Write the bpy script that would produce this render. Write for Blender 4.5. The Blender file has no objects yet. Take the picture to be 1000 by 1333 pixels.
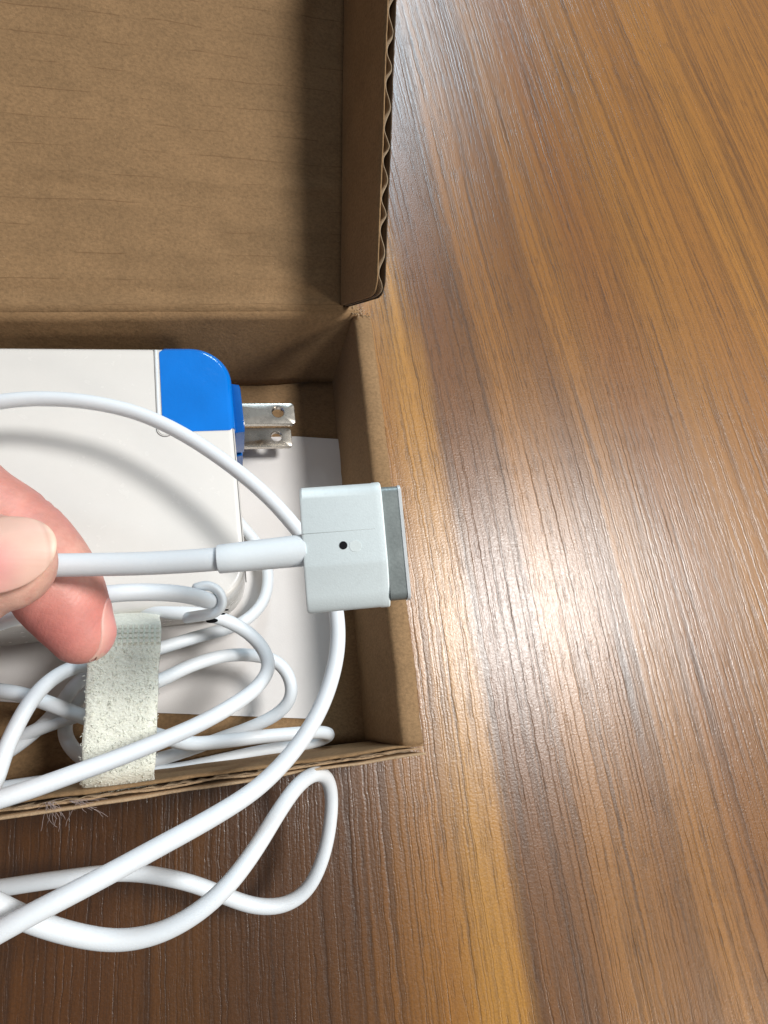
import bpy, bmesh, math, random
from mathutils import Vector, Matrix, noise
from mathutils.bvhtree import BVHTree
random.seed(7)
S = 0.01                      # all modelling numbers below are centimetres
C = bpy.context.scene.collection
sc = bpy.context.scene

# ------------------------------------------------------------------ camera
F, NX, NY, H = 720.0, 310.0, 920.0, 16.0      # focal length in px of a 1000x1333 frame, point straight below, height
_d = Vector((NX-500, -(NY-666.5), -F)).normalized()
CZ = -_d
CY = (Vector((0, 1, 0)) - CZ*CZ.y).normalized()
CX = CY.cross(CZ)
cam = bpy.data.cameras.new('camera'); camo = bpy.data.objects.new('camera', cam); C.objects.link(camo)
R = Matrix((CX, CY, CZ))      # rows: camera-space images of the world axes -> world from camera
camo.matrix_world = Matrix.Translation((0, 0, H*S)) @ R.to_4x4()
cam.sensor_fit = 'VERTICAL'; cam.sensor_height = 24.0; cam.lens = 24.0*F/1333.0
cam.clip_start = 0.005; cam.clip_end = 50
sc.camera = camo

def at(px, py, z):
    """world point (cm) seen at a photo pixel, at a height z above the table"""
    r = Vector((px-500, -(py-666.5), -F))
    w = Vector((r.dot(CX), r.dot(CY), r.dot(CZ)))
    return w*((z-H)/w.z) + Vector((0, 0, H))

# ------------------------------------------------------------------ world, lamps, exposure
world = bpy.data.worlds.new('World'); sc.world = world; world.use_nodes = True
bg = world.node_tree.nodes['Background']
bg.inputs['Color'].default_value = (0.94, 0.97, 1.0, 1); bg.inputs['Strength'].default_value = 0.19
sc.view_settings.view_transform = 'Standard'; sc.view_settings.look = 'None'
sc.view_settings.exposure = 0.22; sc.view_settings.gamma = 1.0
def area(name, pos, target, size, energy, col, size_y=None):
    l = bpy.data.lights.new(name, 'AREA'); l.energy = energy; l.color = col
    l.shape = 'DISK'; l.size = size*S
    if size_y: l.shape = 'RECTANGLE'; l.size_y = size_y*S
    o = bpy.data.objects.new(name, l); C.objects.link(o)
    p = Vector(pos); o.location = p*S
    o.rotation_euler = (Vector(target)-p).to_track_quat('-Z', 'Y').to_euler()
    return o
area('ceiling_lamp', (84, 20, 140), (0, 3, 0), 40, 25.0, (1.0, 0.985, 0.96))
area('room_lamp', (134, -112, 88), (0, 5, 0), 34, 7.5, (1.0, 0.92, 0.82))
area('window_light', (40, 262, 165), (0, 5, 0), 56, 29, (0.66, 0.86, 1.0), 90)

# ------------------------------------------------------------------ node helpers
class NT:
    def __init__(s, name):
        s.m = bpy.data.materials.new(name); s.m.use_nodes = True
        s.t = s.m.node_tree; s.b = s.t.nodes['Principled BSDF']
        tc = s.t.nodes.new('ShaderNodeTexCoord'); v = s.t.nodes.new('ShaderNodeVectorMath'); v.operation = 'SCALE'
        s.t.links.new(tc.outputs['Object'], v.inputs[0]); v.inputs['Scale'].default_value = 100.0
        s.co = v.outputs[0]                                   # centimetres
    def n(s, typ, ins=None, **kw):
        nd = s.t.nodes.new('ShaderNode'+typ)
        for k, v in kw.items(): setattr(nd, k, v)
        for k, v in (ins or {}).items():
            if isinstance(v, bpy.types.NodeSocket): s.t.links.new(v, nd.inputs[k])
            else: nd.inputs[k].default_value = v
        return nd
    def map(s, scale=(1, 1, 1), rot=(0, 0, 0), loc=(0, 0, 0), co=None):
        return s.n('Mapping', {'Vector': co or s.co, 'Scale': scale, 'Rotation': rot, 'Location': loc}).outputs[0]
    def noise(s, scale, detail=3, rough=0.5, co=None, dist=0.0):
        return s.n('TexNoise', {'Vector': co or s.co, 'Scale': scale, 'Detail': detail, 'Roughness': rough, 'Distortion': dist}).outputs['Fac']
    def math(s, op, a, b=0.0, c=0.0, clamp=False):
        nd = s.t.nodes.new('ShaderNodeMath'); nd.operation = op; nd.use_clamp = clamp
        for i, v in enumerate((a, b, c)):
            if isinstance(v, bpy.types.NodeSocket): s.t.links.new(v, nd.inputs[i])
            else: nd.inputs[i].default_value = v
        return nd.outputs[0]
    def ramp(s, fac, stops, interp='LINEAR'):
        nd = s.n('ValToRGB', {'Fac': fac}); cr = nd.color_ramp; cr.interpolation = interp
        while len(cr.elements) < len(stops): cr.elements.new(0.5)
        for e, (p, c) in zip(cr.elements, stops):
            e.position = p; e.color = (c[0], c[1], c[2], 1) if not isinstance(c, (int, float)) else (c, c, c, 1)
        return nd.outputs[0]
    def mix(s, fac, a, b, mode='MIX'):
        nd = s.t.nodes.new('ShaderNodeMix'); nd.data_type = 'RGBA'; nd.blend_type = mode
        for i, v in ((0, fac), (6, a), (7, b)):
            if isinstance(v, bpy.types.NodeSocket): s.t.links.new(v, nd.inputs[i])
            else: nd.inputs[i].default_value = v if isinstance(v, (int, float)) else (v[0], v[1], v[2], 1)
        return nd.outputs[2]
    def bump(s, h, dist_cm, strength=1.0, prev=None):
        ins = {'Height': h, 'Distance': dist_cm*S, 'Strength': strength}
        if prev: ins['Normal'] = prev
        return s.n('Bump', ins).outputs[0]
    def set(s, **kw):
        for k, v in kw.items():
            k = k.replace('_', ' ')
            if isinstance(v, bpy.types.NodeSocket): s.t.links.new(v, s.b.inputs[k])
            else: s.b.inputs[k].default_value = (v[0], v[1], v[2], 1) if isinstance(v, tuple) and len(v) == 3 and 'Radius' not in k else v
        return s

# ------------------------------------------------------------------ materials
def mat_wood():
    t = NT('walnut_laminate')
    sep = t.n('SeparateXYZ', {'Vector': t.co}); X, Y = sep.outputs[0], sep.outputs[1]
    # slow drift of the grain and a fine wiggle, both running along the board
    w1 = t.noise(1.0, 2, .5, t.map((.05, .022, 1)))
    w2 = t.noise(1.0, 3, .65, t.map((1.6, 1.6, 1), loc=(3, 7, 0)))
    u = t.math('ADD', X, t.math('MULTIPLY', t.math('SUBTRACT', w1, .5), 2.6))
    u = t.math('ADD', u, t.math('MULTIPLY', Y, 0.07))
    uf = t.math('ADD', u, t.math('MULTIPLY', t.math('SUBTRACT', w2, .5), .13))
    # figure: broad bands at fixed places across the board
    D_, M_, G_, Rr, B_ = (.088, .034, .005), (.185, .082, .019), (.44, .24, .062), (.165, .068, .018), (.30, .142, .032)
    stops = [(-12, D_), (-6, (.095, .038, .006)), (-3.2, D_), (-1.5, (.100, .042, .007)), (.5, (.075, .030, .005)), (2.6, (.11, .046, .009)), (3.6, M_),
             (4.7, B_), (5.4, (.36, .185, .042)), (6.1, (.44, .24, .062)), (6.6, (.40, .21, .048)), (7.05, (.18, .078, .020)), (7.9, (.16, .068, .018)), (8.8, M_), (9.6, B_),
             (11.0, (.24, .110, .024)), (11.8, M_), (12.9, B_), (13.8, (.27, .125, .028)), (14.9, (.235, .102, .024)), (16.2, (.25, .112, .026)), (18.0, (.31, .148, .033)), (20, (.31, .146, .033)),
             (22, (.30, .138, .031)), (24, (.35, .17, .038)), (27, (.32, .15, .034)), (30, (.34, .162, .036)), (36, (.30, .14, .032))]
    f = t.n('MapRange', {'Value': t.math('ADD', u, t.math('MULTIPLY', t.math('SUBTRACT', t.noise(1, 3, .6, t.map((.9, .05, 1))), .5), 1.3)), 'From Min': -12, 'From Max': 36}).outputs[0]
    col = t.ramp(f, [((p+12)/48, c) for p, c in stops])
    cu = t.n('CombineXYZ', {'X': uf, 'Y': Y, 'Z': 0.0}).outputs[0]
    # medium streaks
    st = t.noise(1, 4, .62, t.map((2.4, .014, 1), co=cu))
    col = t.mix(1.0, col, t.ramp(st, [(.30, .74), (.47, .97), (.62, 1.06), (.75, 1.15)]), 'MULTIPLY')
    # growth lines: zero crossings of a stretched noise
    r1 = t.math('ABSOLUTE', t.math('SUBTRACT', t.noise(1, 1, .5, t.map((1.7, .011, 1), loc=(11, 3, 0), co=cu)), .5))
    r2 = t.math('ABSOLUTE', t.math('SUBTRACT', t.noise(1, 1, .5, t.map((1.5, .016, 1), loc=(31, 13, 5), co=cu)), .52))
    brk = t.noise(1, 2, .5, t.map((1.2, .10, 1), loc=(2, 9, 4)))
    brk = t.ramp(brk, [(.36, 0.15), (.56, 1.0)])
    l1 = t.math('MULTIPLY', t.ramp(r1, [(0.0, 1.0), (.006, .75), (.018, 0.0)]), brk)
    l2 = t.math('MULTIPLY', t.ramp(r2, [(0.0, .9), (.005, .6), (.015, 0.0)]), t.math('SUBTRACT', 1.25, brk))
    ln = t.math('MAXIMUM', l1, l2)
    # short pores
    po = t.noise(1, 2, .6, t.map((13.0, .9, 1), co=cu))
    pore = t.ramp(po, [(.33, 1.0), (.44, 0.0)])
    po2 = t.noise(1, 3, .65, t.map((5.0, .028, 1), loc=(9, 2, 7), co=cu))
    col = t.mix(1.0, col, t.ramp(po2, [(.28, .62), (.44, .96), (.60, 1.05), (.75, 1.16)]), 'MULTIPLY')
    col = t.mix(t.math('MULTIPLY', ln, .58), col, (.035, .015, .007))
    col = t.mix(t.math('MULTIPLY', pore, .38), col, (.03, .013, .006))
    fine = t.noise(22, 3, .7)
    col = t.mix(1.0, col, t.ramp(fine, [(.3, .80), (.7, 1.18)]), 'MULTIPLY')
    # emboss: grooves along the grain, satin grit everywhere
    r3 = t.math('ABSOLUTE', t.math('SUBTRACT', t.noise(1, 1.5, .5, t.map((2.9, .035, 1), loc=(61, 23, 5), co=cu)), .5))
    l3 = t.math('MULTIPLY', t.ramp(r3, [(0.0, 1.0), (.014, .7), (.045, 0.0)]), t.ramp(t.noise(1, 2, .5, t.map((.5, .2, 1), loc=(7, 1, 4))), [(.35, .25), (.55, 1.0)]))
    col = t.mix(t.math('MULTIPLY', l3, .42), col, (.035, .015, .007))
    h = t.math('ADD', t.math('ADD', t.math('MULTIPLY', ln, -.7), t.math('MULTIPLY', l3, -.9)), t.math('MULTIPLY', pore, -.5))
    h = t.math('ADD', h, t.math('MULTIPLY', st, .12))
    n1 = t.bump(h, .0065, .8)
    n2 = t.bump(t.noise(16, 2, .6), .0058, 1.0, n1)
    n3 = t.bump(t.noise(1, 2, .5, t.map((5, .8, 1), co=cu)), .003, .6, n2)
    col = t.mix(1.0, col, (.83, .70, .32), 'MULTIPLY')
    t.set(Base_Color=col, Normal=n3, Roughness=t.ramp(t.noise(9, 3, .6), [(.3, .31), (.7, .39)]), IOR=1.68)
    return t.m
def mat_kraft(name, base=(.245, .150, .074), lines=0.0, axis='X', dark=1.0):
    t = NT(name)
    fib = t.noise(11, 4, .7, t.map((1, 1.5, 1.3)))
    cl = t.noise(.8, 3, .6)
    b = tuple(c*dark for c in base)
    col = t.mix(1.0, b, t.ramp(fib, [(.25, .70), (.5, 1.0), (.75, 1.24)]), 'MULTIPLY')
    col = t.mix(1.0, col, t.ramp(cl, [(.3, .90), (.7, 1.08)]), 'MULTIPLY')
    fl = t.ramp(t.noise(6.5, 2, .55, dist=1.8), [(.245, 1.0), (.30, 0.0)])
    col = t.mix(t.math('MULTIPLY', fl, .45), col, (.12, .065, .03))
    lt = t.ramp(t.noise(9, 2, .55, t.map(loc=(5, 5, 5)), dist=2.2), [(.72, 0.0), (.78, 1.0)])
    col = t.mix(t.math('MULTIPLY', lt, .35), col, (.55, .40, .26))
    n1 = t.bump(t.noise(16, 3, .7), .012, .8)
    n1 = t.bump(t.noise(2.5, 3, .6), .05, .35, n1)
    if lines:
        sep = t.n('SeparateXYZ', {'Vector': t.co}); V = t.math('ADD', sep.outputs[1], t.math('MULTIPLY', sep.outputs[0], -.115))
        wob = t.math('MULTIPLY', t.math('SUBTRACT', t.noise(1, 2, .5, t.map((.35, .6, .6))), .5), .25)
        ph = t.math('SINE', t.math('MULTIPLY', t.math('ADD', V, wob), 2*math.pi/.59))
        n1 = t.bump(ph, .007*lines, .6, n1)
        br = t.ramp(t.noise(1, 2, .6, t.map((.9, 2.2, 2.2), loc=(4, 4, 4))), [(.46, 0.0), (.58, 1.0)])
        col = t.mix(1.0, col, t.ramp(t.noise(1, 3, .6, t.map((.12, 1.9, 1.9), rot=(0, 0, -.115))), [(.3, .93), (.5, 1.0), (.7, 1.05)]), 'MULTIPLY')
        dash = t.math('MULTIPLY', t.ramp(ph, [(.988, 0.0), (.998, 1.0)]), br)
        col = t.mix(t.math('MULTIPLY', dash, .6), col, (.12, .065, .03))  # dark dashes paint in ridge shading that the bump barely shows
    t.set(Base_Color=col, Normal=n1, Roughness=.88, Specular_IOR_Level=.25)
    return t.m
def mat_plain(name, col, rough=.4, bump=0.0, bscale=20, var=.04, sss=0.0, coat=0.0, metal=0.0, spec=.5):
    t = NT(name)
    c = t.mix(1.0, col, t.ramp(t.noise(1.3, 3, .6), [(.3, 1-var), (.7, 1+var)]), 'MULTIPLY')
    c = t.mix(1.0, c, t.ramp(t.noise(30, 2, .6), [(.3, 1-var*.6), (.7, 1+var*.6)]), 'MULTIPLY')
    t.set(Base_Color=c, Roughness=t.ramp(t.noise(4, 3, .6), [(.3, rough*.88), (.7, rough*1.12)]), Metallic=metal, Specular_IOR_Level=spec)
    if bump: t.set(Normal=t.bump(t.noise(bscale, 3, .6), bump, .6))
    if sss: t.set(Subsurface_Weight=sss, Subsurface_Radius=(1, .9, .8), Subsurface_Scale=.08*S)
    if coat: t.set(Coat_Weight=coat, Coat_Roughness=.12)
    return t.m
WOOD = mat_wood()
KRAFT = mat_kraft('kraft_liner')
KRAFT_LID = mat_kraft('kraft_lid_liner', (.232, .144, .072), lines=1.0)
KRAFT_EDGE = mat_kraft('kraft_cut_edge', (.40, .28, .17))
FLUTE = mat_kraft('kraft_fluting', (.31, .23, .15))
DARKLINER = mat_kraft('kraft_outer_liner_shaded', (.07, .045, .025))  # liner colour darkened to stand in for deep shade between the flutes
CORD = mat_plain('cable_jacket_white', (.69, .735, .77), .50, .003, 25, .012, sss=.12)
SLEEVE = mat_plain('sleeve_white', (.70, .752, .785), .42, .003, 25, .01, sss=.12)
BRICKW = mat_plain('adapter_white_plastic', (.68, .665, .635), .25, .003, 60, .012, sss=.05)
SEAM = mat_plain('seam_grey', (.16, .155, .15), .6)
BLADE = mat_plain('nickel_blade', (.56, .52, .46), .27, .0015, 14, .05, metal=1.0)
CARD = mat_plain('white_paper', (.68, .655, .635), .8, .004, 30, .02)
BLACKP = mat_plain('black_recess', (.008, .008, .010), .8, spec=.1)
def mat_blue():
    t = NT('blue_film')
    c = t.mix(1.0, (.0, .165, .62), t.ramp(t.noise(.9, 2, .5), [(.3, .93), (.7, 1.06)]), 'MULTIPLY')
    t.set(Base_Color=c, Roughness=.14, Coat_Weight=.6, Coat_Roughness=.05, Normal=t.bump(t.noise(1.6, 4, .6), .05, .45))
    return t.m
BLUE = mat_blue()
FILM = mat_plain('blue_film_edge', (.0, .085, .34), .2, .01, 3, .1, coat=.4)
def mat_alu():
    t = NT('anodised_aluminium')
    n = t.noise(38, 3, .7)
    wear = t.ramp(t.noise(7, 5, .75), [(.55, 0.0), (.68, 1.0)])
    c = t.mix(1.0, (.76, .84, .85), t.ramp(n, [(.25, .97), (.75, 1.035)]), 'MULTIPLY')
    c = t.mix(t.math('MULTIPLY', wear, .08), c, (.40, .40, .41))
    t.set(Base_Color=c, Metallic=.18, Roughness=t.ramp(n, [(.3, .38), (.7, .46)]), Normal=t.bump(t.noise(40, 3, .7), .0025, .8))
    return t.m
ALU = mat_alu()
NOSE = mat_plain('magnet_nose_steel', (.22, .245, .24), .42, .003, 22, .14, metal=.5)
NOSEEDGE = mat_plain('nose_bright_rim', (.72, .75, .76), .32, metal=.35)
def mat_strap():
    t = NT('hook_and_loop_fabric')
    v = t.n('TexVoronoi', {'Vector': t.map((1, 1.5, 1)), 'Scale': 16.0}).outputs['Distance']
    n = t.noise(14, 4, .75, dist=1.5)
    c = t.mix(1.0, (.84, .86, .75), t.ramp(n, [(.28, .86), (.5, 1.0), (.72, 1.12)]), 'MULTIPLY')
    t.set(Base_Color=c, Roughness=.55, Normal=t.bump(t.math('ADD', n, t.math('MULTIPLY', v, -.6)), .022, .8),
          Subsurface_Weight=.25, Subsurface_Radius=(1, 1, .9), Subsurface_Scale=.1*S, Sheen_Weight=.3)
    return t.m
STRAP = mat_strap()
STRAPFUZZ = mat_plain('loop_fibres', (.82, .83, .74), .4, sss=.0)
LINT = mat_plain('lint_fibre', (.33, .27, .26), .7)
def mat_skin():
    t = NT('skin')
    at_ = t.n('Attribute', attribute_name='red'); red = at_.outputs['Fac']
    base = t.mix(t.math('MULTIPLY', red, 1.0, clamp=True), (.70, .42, .33), (.52, .135, .125))
    base = t.mix(1.0, base, t.ramp(t.noise(2.6, 5, .7), [(.3, .82), (.7, 1.08)]), 'MULTIPLY')
    base = t.mix(t.ramp(t.noise(5.5, 3, .6, t.map(loc=(3, 2, 1))), [(.46, 0.0), (.74, .5)]), base, (.58, .21, .17))
    ridg = t.n('TexWave', {'Vector': t.map(rot=(0, 0, .5)), 'Scale': 5.5, 'Distortion': 5.0, 'Detail': 2.0, 'Detail Scale': .6}).outputs['Fac']
    v = t.n('TexVoronoi', {'Vector': t.co, 'Scale': 15.0}, feature='DISTANCE_TO_EDGE').outputs['Distance']
    cre = t.ramp(v, [(0.0, 0.0), (.12, 1.0)])
    n = t.bump(ridg, .003, .25)
    n = t.bump(cre, .004, .22, n)
    n = t.bump(t.noise(26, 3, .7, t.map((1, 2.2, 1.4))), .006, .45, n)
    n = t.bump(t.noise(3.2, 4, .6), .05, .30, n)
    t.set(Base_Color=base, Roughness=t.ramp(t.noise(7, 3, .6), [(.3, .40), (.7, .55)]), Subsurface_Weight=.24,
          Subsurface_Radius=(1.0, .32, .18), Subsurface_Scale=.14*S, Normal=n, Specular_IOR_Level=.45)
    return t.m
SKIN = mat_skin()
def mat_nail():
    t = NT('fingernail')
    a = t.n('Attribute', attribute_name='tone').outputs['Fac']
    c = t.ramp(a, [(0.0, (.60, .20, .21)), (.30, (.66, .30, .27)), (.55, (.67, .42, .34)), (.72, (.67, .44, .35)), (.80, (.58, .37, .29)), (.88, (.70, .49, .38)), (1.0, (.68, .48, .37))])
    c = t.mix(1.0, c, t.ramp(t.noise(4, 3, .5), [(.3, .96), (.7, 1.04)]), 'MULTIPLY')
    t.set(Base_Color=c, Roughness=.5, Subsurface_Weight=.3, Subsurface_Radius=(1, .5, .4), Subsurface_Scale=.08*S,
          Coat_Weight=.08, Coat_Roughness=.3, Normal=t.bump(t.noise(3, 3, .5, t.map((.6, 4, 1))), .012, .3))
    return t.m
NAIL = mat_nail()

# ------------------------------------------------------------------ object helpers
def tag(o, label=None, cat=None, group=None, kind=None):
    for k, v in (('label', label), ('category', cat), ('group', group), ('kind', kind)):
        if v: o[k] = v
    return o
def thing(name, label, cat, loc=(0, 0, 0)):
    o = bpy.data.objects.new(name, None); C.objects.link(o); o.location = Vector(loc)*S
    o.empty_display_size = .01
    return tag(o, label, cat)
def obj(name, bm, mat, parent=None, smooth=True, frame=None):
    """bm in cm, world coordinates (or in 'frame' coordinates when a matrix is given)"""
    if frame is not None: bm.transform(frame)
    bm.transform(Matrix.Scale(S, 4))
    bmesh.ops.recalc_face_normals(bm, faces=bm.faces)
    me = bpy.data.meshes.new(name); bm.to_mesh(me); bm.free()
    if smooth:
        for p in me.polygons: p.use_smooth = True
    me.materials.append(mat)
    o = bpy.data.objects.new(name, me); C.objects.link(o)
    if parent is not None:
        o.parent = parent
        tot = parent.location if parent.parent is None else Vector((0, 0, 0))
        o.matrix_parent_inverse = Matrix.Translation(-tot)
    return o
def autosmooth(o, deg=35):
    me = o.data
    bm = bmesh.new(); bm.from_mesh(me)
    for e in bm.edges:
        if len(e.link_faces) == 2 and e.calc_face_angle(0) > math.radians(deg): e.smooth = False
    bm.to_mesh(me); bm.free()
    return o
def spline(pts, step=.12):
    """Catmull-Rom through points (tuples of any length), resampled"""
    P = [Vector(p) for p in pts]
    P = [P[0]*2-P[1]] + P + [P[-1]*2-P[-2]]
    out = []
    for i in range(1, len(P)-2):
        a, b, c, d = P[i-1:i+3]
        L = (Vector(c[:3])-Vector(b[:3])).length; n = max(2, int(L/step))
        for k in range(n):
            t = k/n
            out.append(.5*((2*b)+(c-a)*t+(2*a-5*b+4*c-d)*t*t+(3*b-a-3*c+d)*t**3))
    out.append(P[-2])
    return out
def smooth_pts(p, it=6):
    for _ in range(it):
        q = [p[0]] + [(p[i-1]+p[i]*2+p[i+1])*.25 for i in range(1, len(p)-1)] + [p[-1]]
        p = q
    return p
def tube(bm, pts, rad, seg=18, caps=True, squash=None):
    """pts Vectors 3D, rad number or list; rounded ends"""
    n = len(pts); rr = rad if isinstance(rad, (list, tuple)) else [rad]*n
    T = [(pts[min(i+1, n-1)]-pts[max(i-1, 0)]).normalized() for i in range(n)]
    up = Vector((0, 0, 1)); 
    if abs(T[0].z) > .9: up = Vector((1, 0, 0))
    N = (up-T[0]*up.dot(T[0])).normalized(); rings = []
    def ring(c, t, nn, r):
        b = t.cross(nn)
        return [bm.verts.new(c + (nn*math.cos(2*math.pi*k/seg)*(squash or 1) + b*math.sin(2*math.pi*k/seg))*r) for k in range(seg)]
    if caps:
        for a in (80, 60, 40, 20):
            a = math.radians(a); rings.append(ring(pts[0]-T[0]*rr[0]*math.sin(a)*caps, T[0], N, rr[0]*math.cos(a)))
    for i in range(n):
        N = (N-T[i]*N.dot(T[i])).normalized()
        rings.append(ring(pts[i], T[i], N, rr[i]))
    if caps:
        for a in (20, 40, 60, 80):
            a = math.radians(a); rings.append(ring(pts[-1]+T[-1]*rr[-1]*math.sin(a)*caps, T[-1], N, rr[-1]*math.cos(a)))
    for a, b in zip(rings, rings[1:]):
        for k in range(seg): bm.faces.new((a[k], a[(k+1) % seg], b[(k+1) % seg], b[k]))
    bm.faces.new(rings[0][::-1]); bm.faces.new(rings[-1])
    return bm
def cord_pts(px, step=.1, it=4):
    w = [at(*p) for p in px]
    return smooth_pts([Vector(v) for v in spline([tuple(v) for v in w], step)], it)
def rbox(bm, sx, sy, sz, r, seg=3, centre=(0, 0, 0)):
    """box with every edge rounded"""
    g = bmesh.ops.create_cube(bm, size=1.0)
    bmesh.ops.scale(bm, vec=(sx, sy, sz), verts=g['verts'])
    bmesh.ops.translate(bm, vec=centre, verts=g['verts'])
    es = list({e for v in g['verts'] for e in v.link_edges})
    bmesh.ops.bevel(bm, geom=es, offset=r, segments=seg, profile=.5, affect='EDGES')
    return bm
def extrude_outline(bm, outline, z0, z1, edge_r=0.0, seg=4, keep=None):
    """closed 2D outline -> solid between z0 and z1 with rounded rims top and bottom (offset along 2D normals)"""
    n = len(outline); P = [Vector((p[0], p[1])) for p in outline]
    nor = []
    for i in range(n):
        t = (P[(i+1) % n]-P[i-1]).normalized(); nor.append(Vector((t.y, -t.x))*(0 if keep and keep(P[i]) else 1))
    prof = []
    if edge_r:
        for k in range(seg+1):
            a = math.pi/2*k/seg; prof.append((edge_r*(1-math.sin(a)), z0+edge_r*(1-math.cos(a))))
        for k in range(seg+1):
            a = math.pi/2*k/seg; prof.append((edge_r*(1-math.cos(a)), z1-edge_r*(1-math.sin(a))))
    else: prof = [(0, z0), (0, z1)]
    rings = [[bm.verts.new((P[i].x-nor[i].x*o, P[i].y-nor[i].y*o, z)) for i in range(n)] for o, z in prof]
    for a, b in zip(rings, rings[1:]):
        for i in range(n): bm.faces.new((a[i], a[(i+1) % n], b[(i+1) % n], b[i]))
    bm.faces.new(rings[0][::-1]); bm.faces.new(rings[-1])
    return bm
def round_rect(x0, x1, y0, y1, radii, seg=10):
    """ccw outline; radii for (x1,y0),(x1,y1),(x0,y1),(x0,y0)"""
    out = []
    for (cx, cy, sx, sy, a0), r in zip(((x1, y0, -1, 1, -90), (x1, y1, -1, -1, 0), (x0, y1, 1, -1, 90), (x0, y0, 1, 1, 180)), radii):
        m = seg if r > .05 else 3
        for k in range(m+1):
            a = math.radians(a0+90*k/m); out.append((cx+sx*r+r*math.cos(a), cy+sy*r+r*math.sin(a)))
    return out
def slab(bm, A, B, Cc, D, thick, nx, ny, amp=.0, fr=1.0, seed=0, rag=(0, 0, 0, 0)):
    """cardboard sheet between four corners A-B (edge 0), B-C, C-D, D-A; slightly bowed; rag = ragged amplitude per edge"""
    A, B, Cc, D = map(Vector, (A, B, Cc, D))
    nrm = (B-A).cross(D-A).normalized()
    top, bot = [], []
    for j in range(ny+1):
        rt, rb = [], []
        for i in range(nx+1):
            s, t = i/nx, j/ny
            p = (A*(1-s)+B*s)*(1-t) + (D*(1-s)+Cc*s)*t
            w = noise.noise(p*fr+Vector((seed, 0, 0)))*amp
            e = Vector((0, 0, 0))
            if j == 0 and rag[0]: e += (A-D).normalized()*rag[0]*(noise.noise(p*2.3+Vector((0, seed, 9)))+.6*noise.noise(p*7+Vector((0, seed, 9))))
            if j == ny and rag[2]: e += (D-A).normalized()*rag[2]*(noise.noise(p*2.3+Vector((0, seed, 9)))+.6*noise.noise(p*7+Vector((0, seed, 9))))
            q = p+nrm*w+e
            rt.append(bm.verts.new(q+nrm*thick/2)); rb.append(bm.verts.new(q-nrm*thick/2))
        top.append(rt); bot.append(rb)
    for j in range(ny):
        for i in range(nx):
            bm.faces.new((top[j][i], top[j][i+1], top[j+1][i+1], top[j+1][i]))
            bm.faces.new((bot[j][i], bot[j+1][i], bot[j+1][i+1], bot[j][i+1]))
    for j in (0, ny):
        for i in range(nx): bm.faces.new((top[j][i], bot[j][i], bot[j][i+1], top[j][i+1]))
    for i in (0, nx):
        for j in range(ny): bm.faces.new((top[j][i], top[j+1][i], bot[j+1][i], bot[j][i]))
    return bm

# ------------------------------------------------------------------ setting: the table
bm = bmesh.new()
v = [bm.verts.new(p) for p in ((-45, -30, 0), (60, -30, 0), (60, 70, 0), (-45, 70, 0), (-45, -30, -2.5), (60, -30, -2.5), (60, 70, -2.5), (-45, 70, -2.5))]
for f in ((0, 1, 2, 3), (7, 6, 5, 4), (0, 4, 5, 1), (1, 5, 6, 2), (2, 6, 7, 3), (3, 7, 4, 0)): bm.faces.new([v[i] for i in f])
tag(obj('table_top', bm, WOOD, smooth=False), 'brown wood grain table top with satin embossed surface', None, None, 'structure')

# ------------------------------------------------------------------ cardboard box
RIM, XL = 3.3, -14.5
box = thing('cardboard_box', 'open brown corrugated cardboard box lying on the wooden table', 'box', (-5, 5, 0))
FR_IN = lambda x: -1.12 - .025*(3.5-x)            # inner face of the front wall at the rim
BK = lambda x: 10.30 - .115*(3.17-x)              # hinge line
BF = lambda x: 9.86 - .115*(3.0-x)                # back wall at the floor
bm = bmesh.new()
slab(bm, (XL, -1.15, .16), (3.75, -1.15, .16), (3.75, 9.95, .16), (XL, 7.95, .16), .28, 60, 40, .03, .5, 3)
obj('floor_panel', bm, KRAFT, box)
bm = bmesh.new()
slab(bm, (XL, BF(XL)+.14, .3), (3.25, BF(3.25)+.14, .3), (3.3, BK(3.3)+.12, RIM), (XL, BK(XL)+.12, RIM), .28, 60, 10, .05, .6, 5)
obj('back_wall', bm, KRAFT, box)
# rolled-over right wall: inner ply, flat folded top, outer ply
bm = bmesh.new(); prev = None; rings = []
NYW = 90
for j in range(NYW+1):
    t = j/NYW; y = -1.12 + t*(10.28+1.12)
    xin_t = 3.50 + (3.17-3.50)*t; xin_b = 3.30 + (2.98-3.30)*t; xo_t = 4.03 + (3.69-4.03)*t; xo_b = 4.05 + (3.75-4.05)*t
    w = .035*noise.noise((0, y*.9, 3)) + .012*noise.noise((0, y*4, 3))
    bow = -.06*math.sin(math.pi*t)
    zt = RIM + .03*noise.noise((4, y*.8, 1)) - .25*max(0, t-.97)/.03*.3
    prof = [(xin_b, .31), ((xin_b*.7+xin_t*.3)+bow, 1.1), ((xin_b*.35+xin_t*.65)+bow, 2.2), (xin_t-.01, zt-.16), (xin_t+.02, zt-.06), (xin_t+.09, zt-.01), (xin_t+.2, zt+.01),
            (xo_t-.14, zt-.0), (xo_t-.05, zt-.03), (xo_t, zt-.12), (xo_t+.02, zt-.4), (xo_b, 1.2), (xo_b, .02)]
    yy = y
    rings.append([bm.verts.new((x+w, yy + .25*t*t*(0 if z < 1 else 1)*(z/RIM)*.0, z)) for x, z in prof])
for a, b in zip(rings, rings[1:]):
    for k in range(len(a)-1): bm.faces.new((a[k], a[k+1], b[k+1], b[k]))
bm.faces.new(rings[0]); bm.faces.new(rings[-1][::-1])
obj('side_wall', bm, KRAFT, box)
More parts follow.
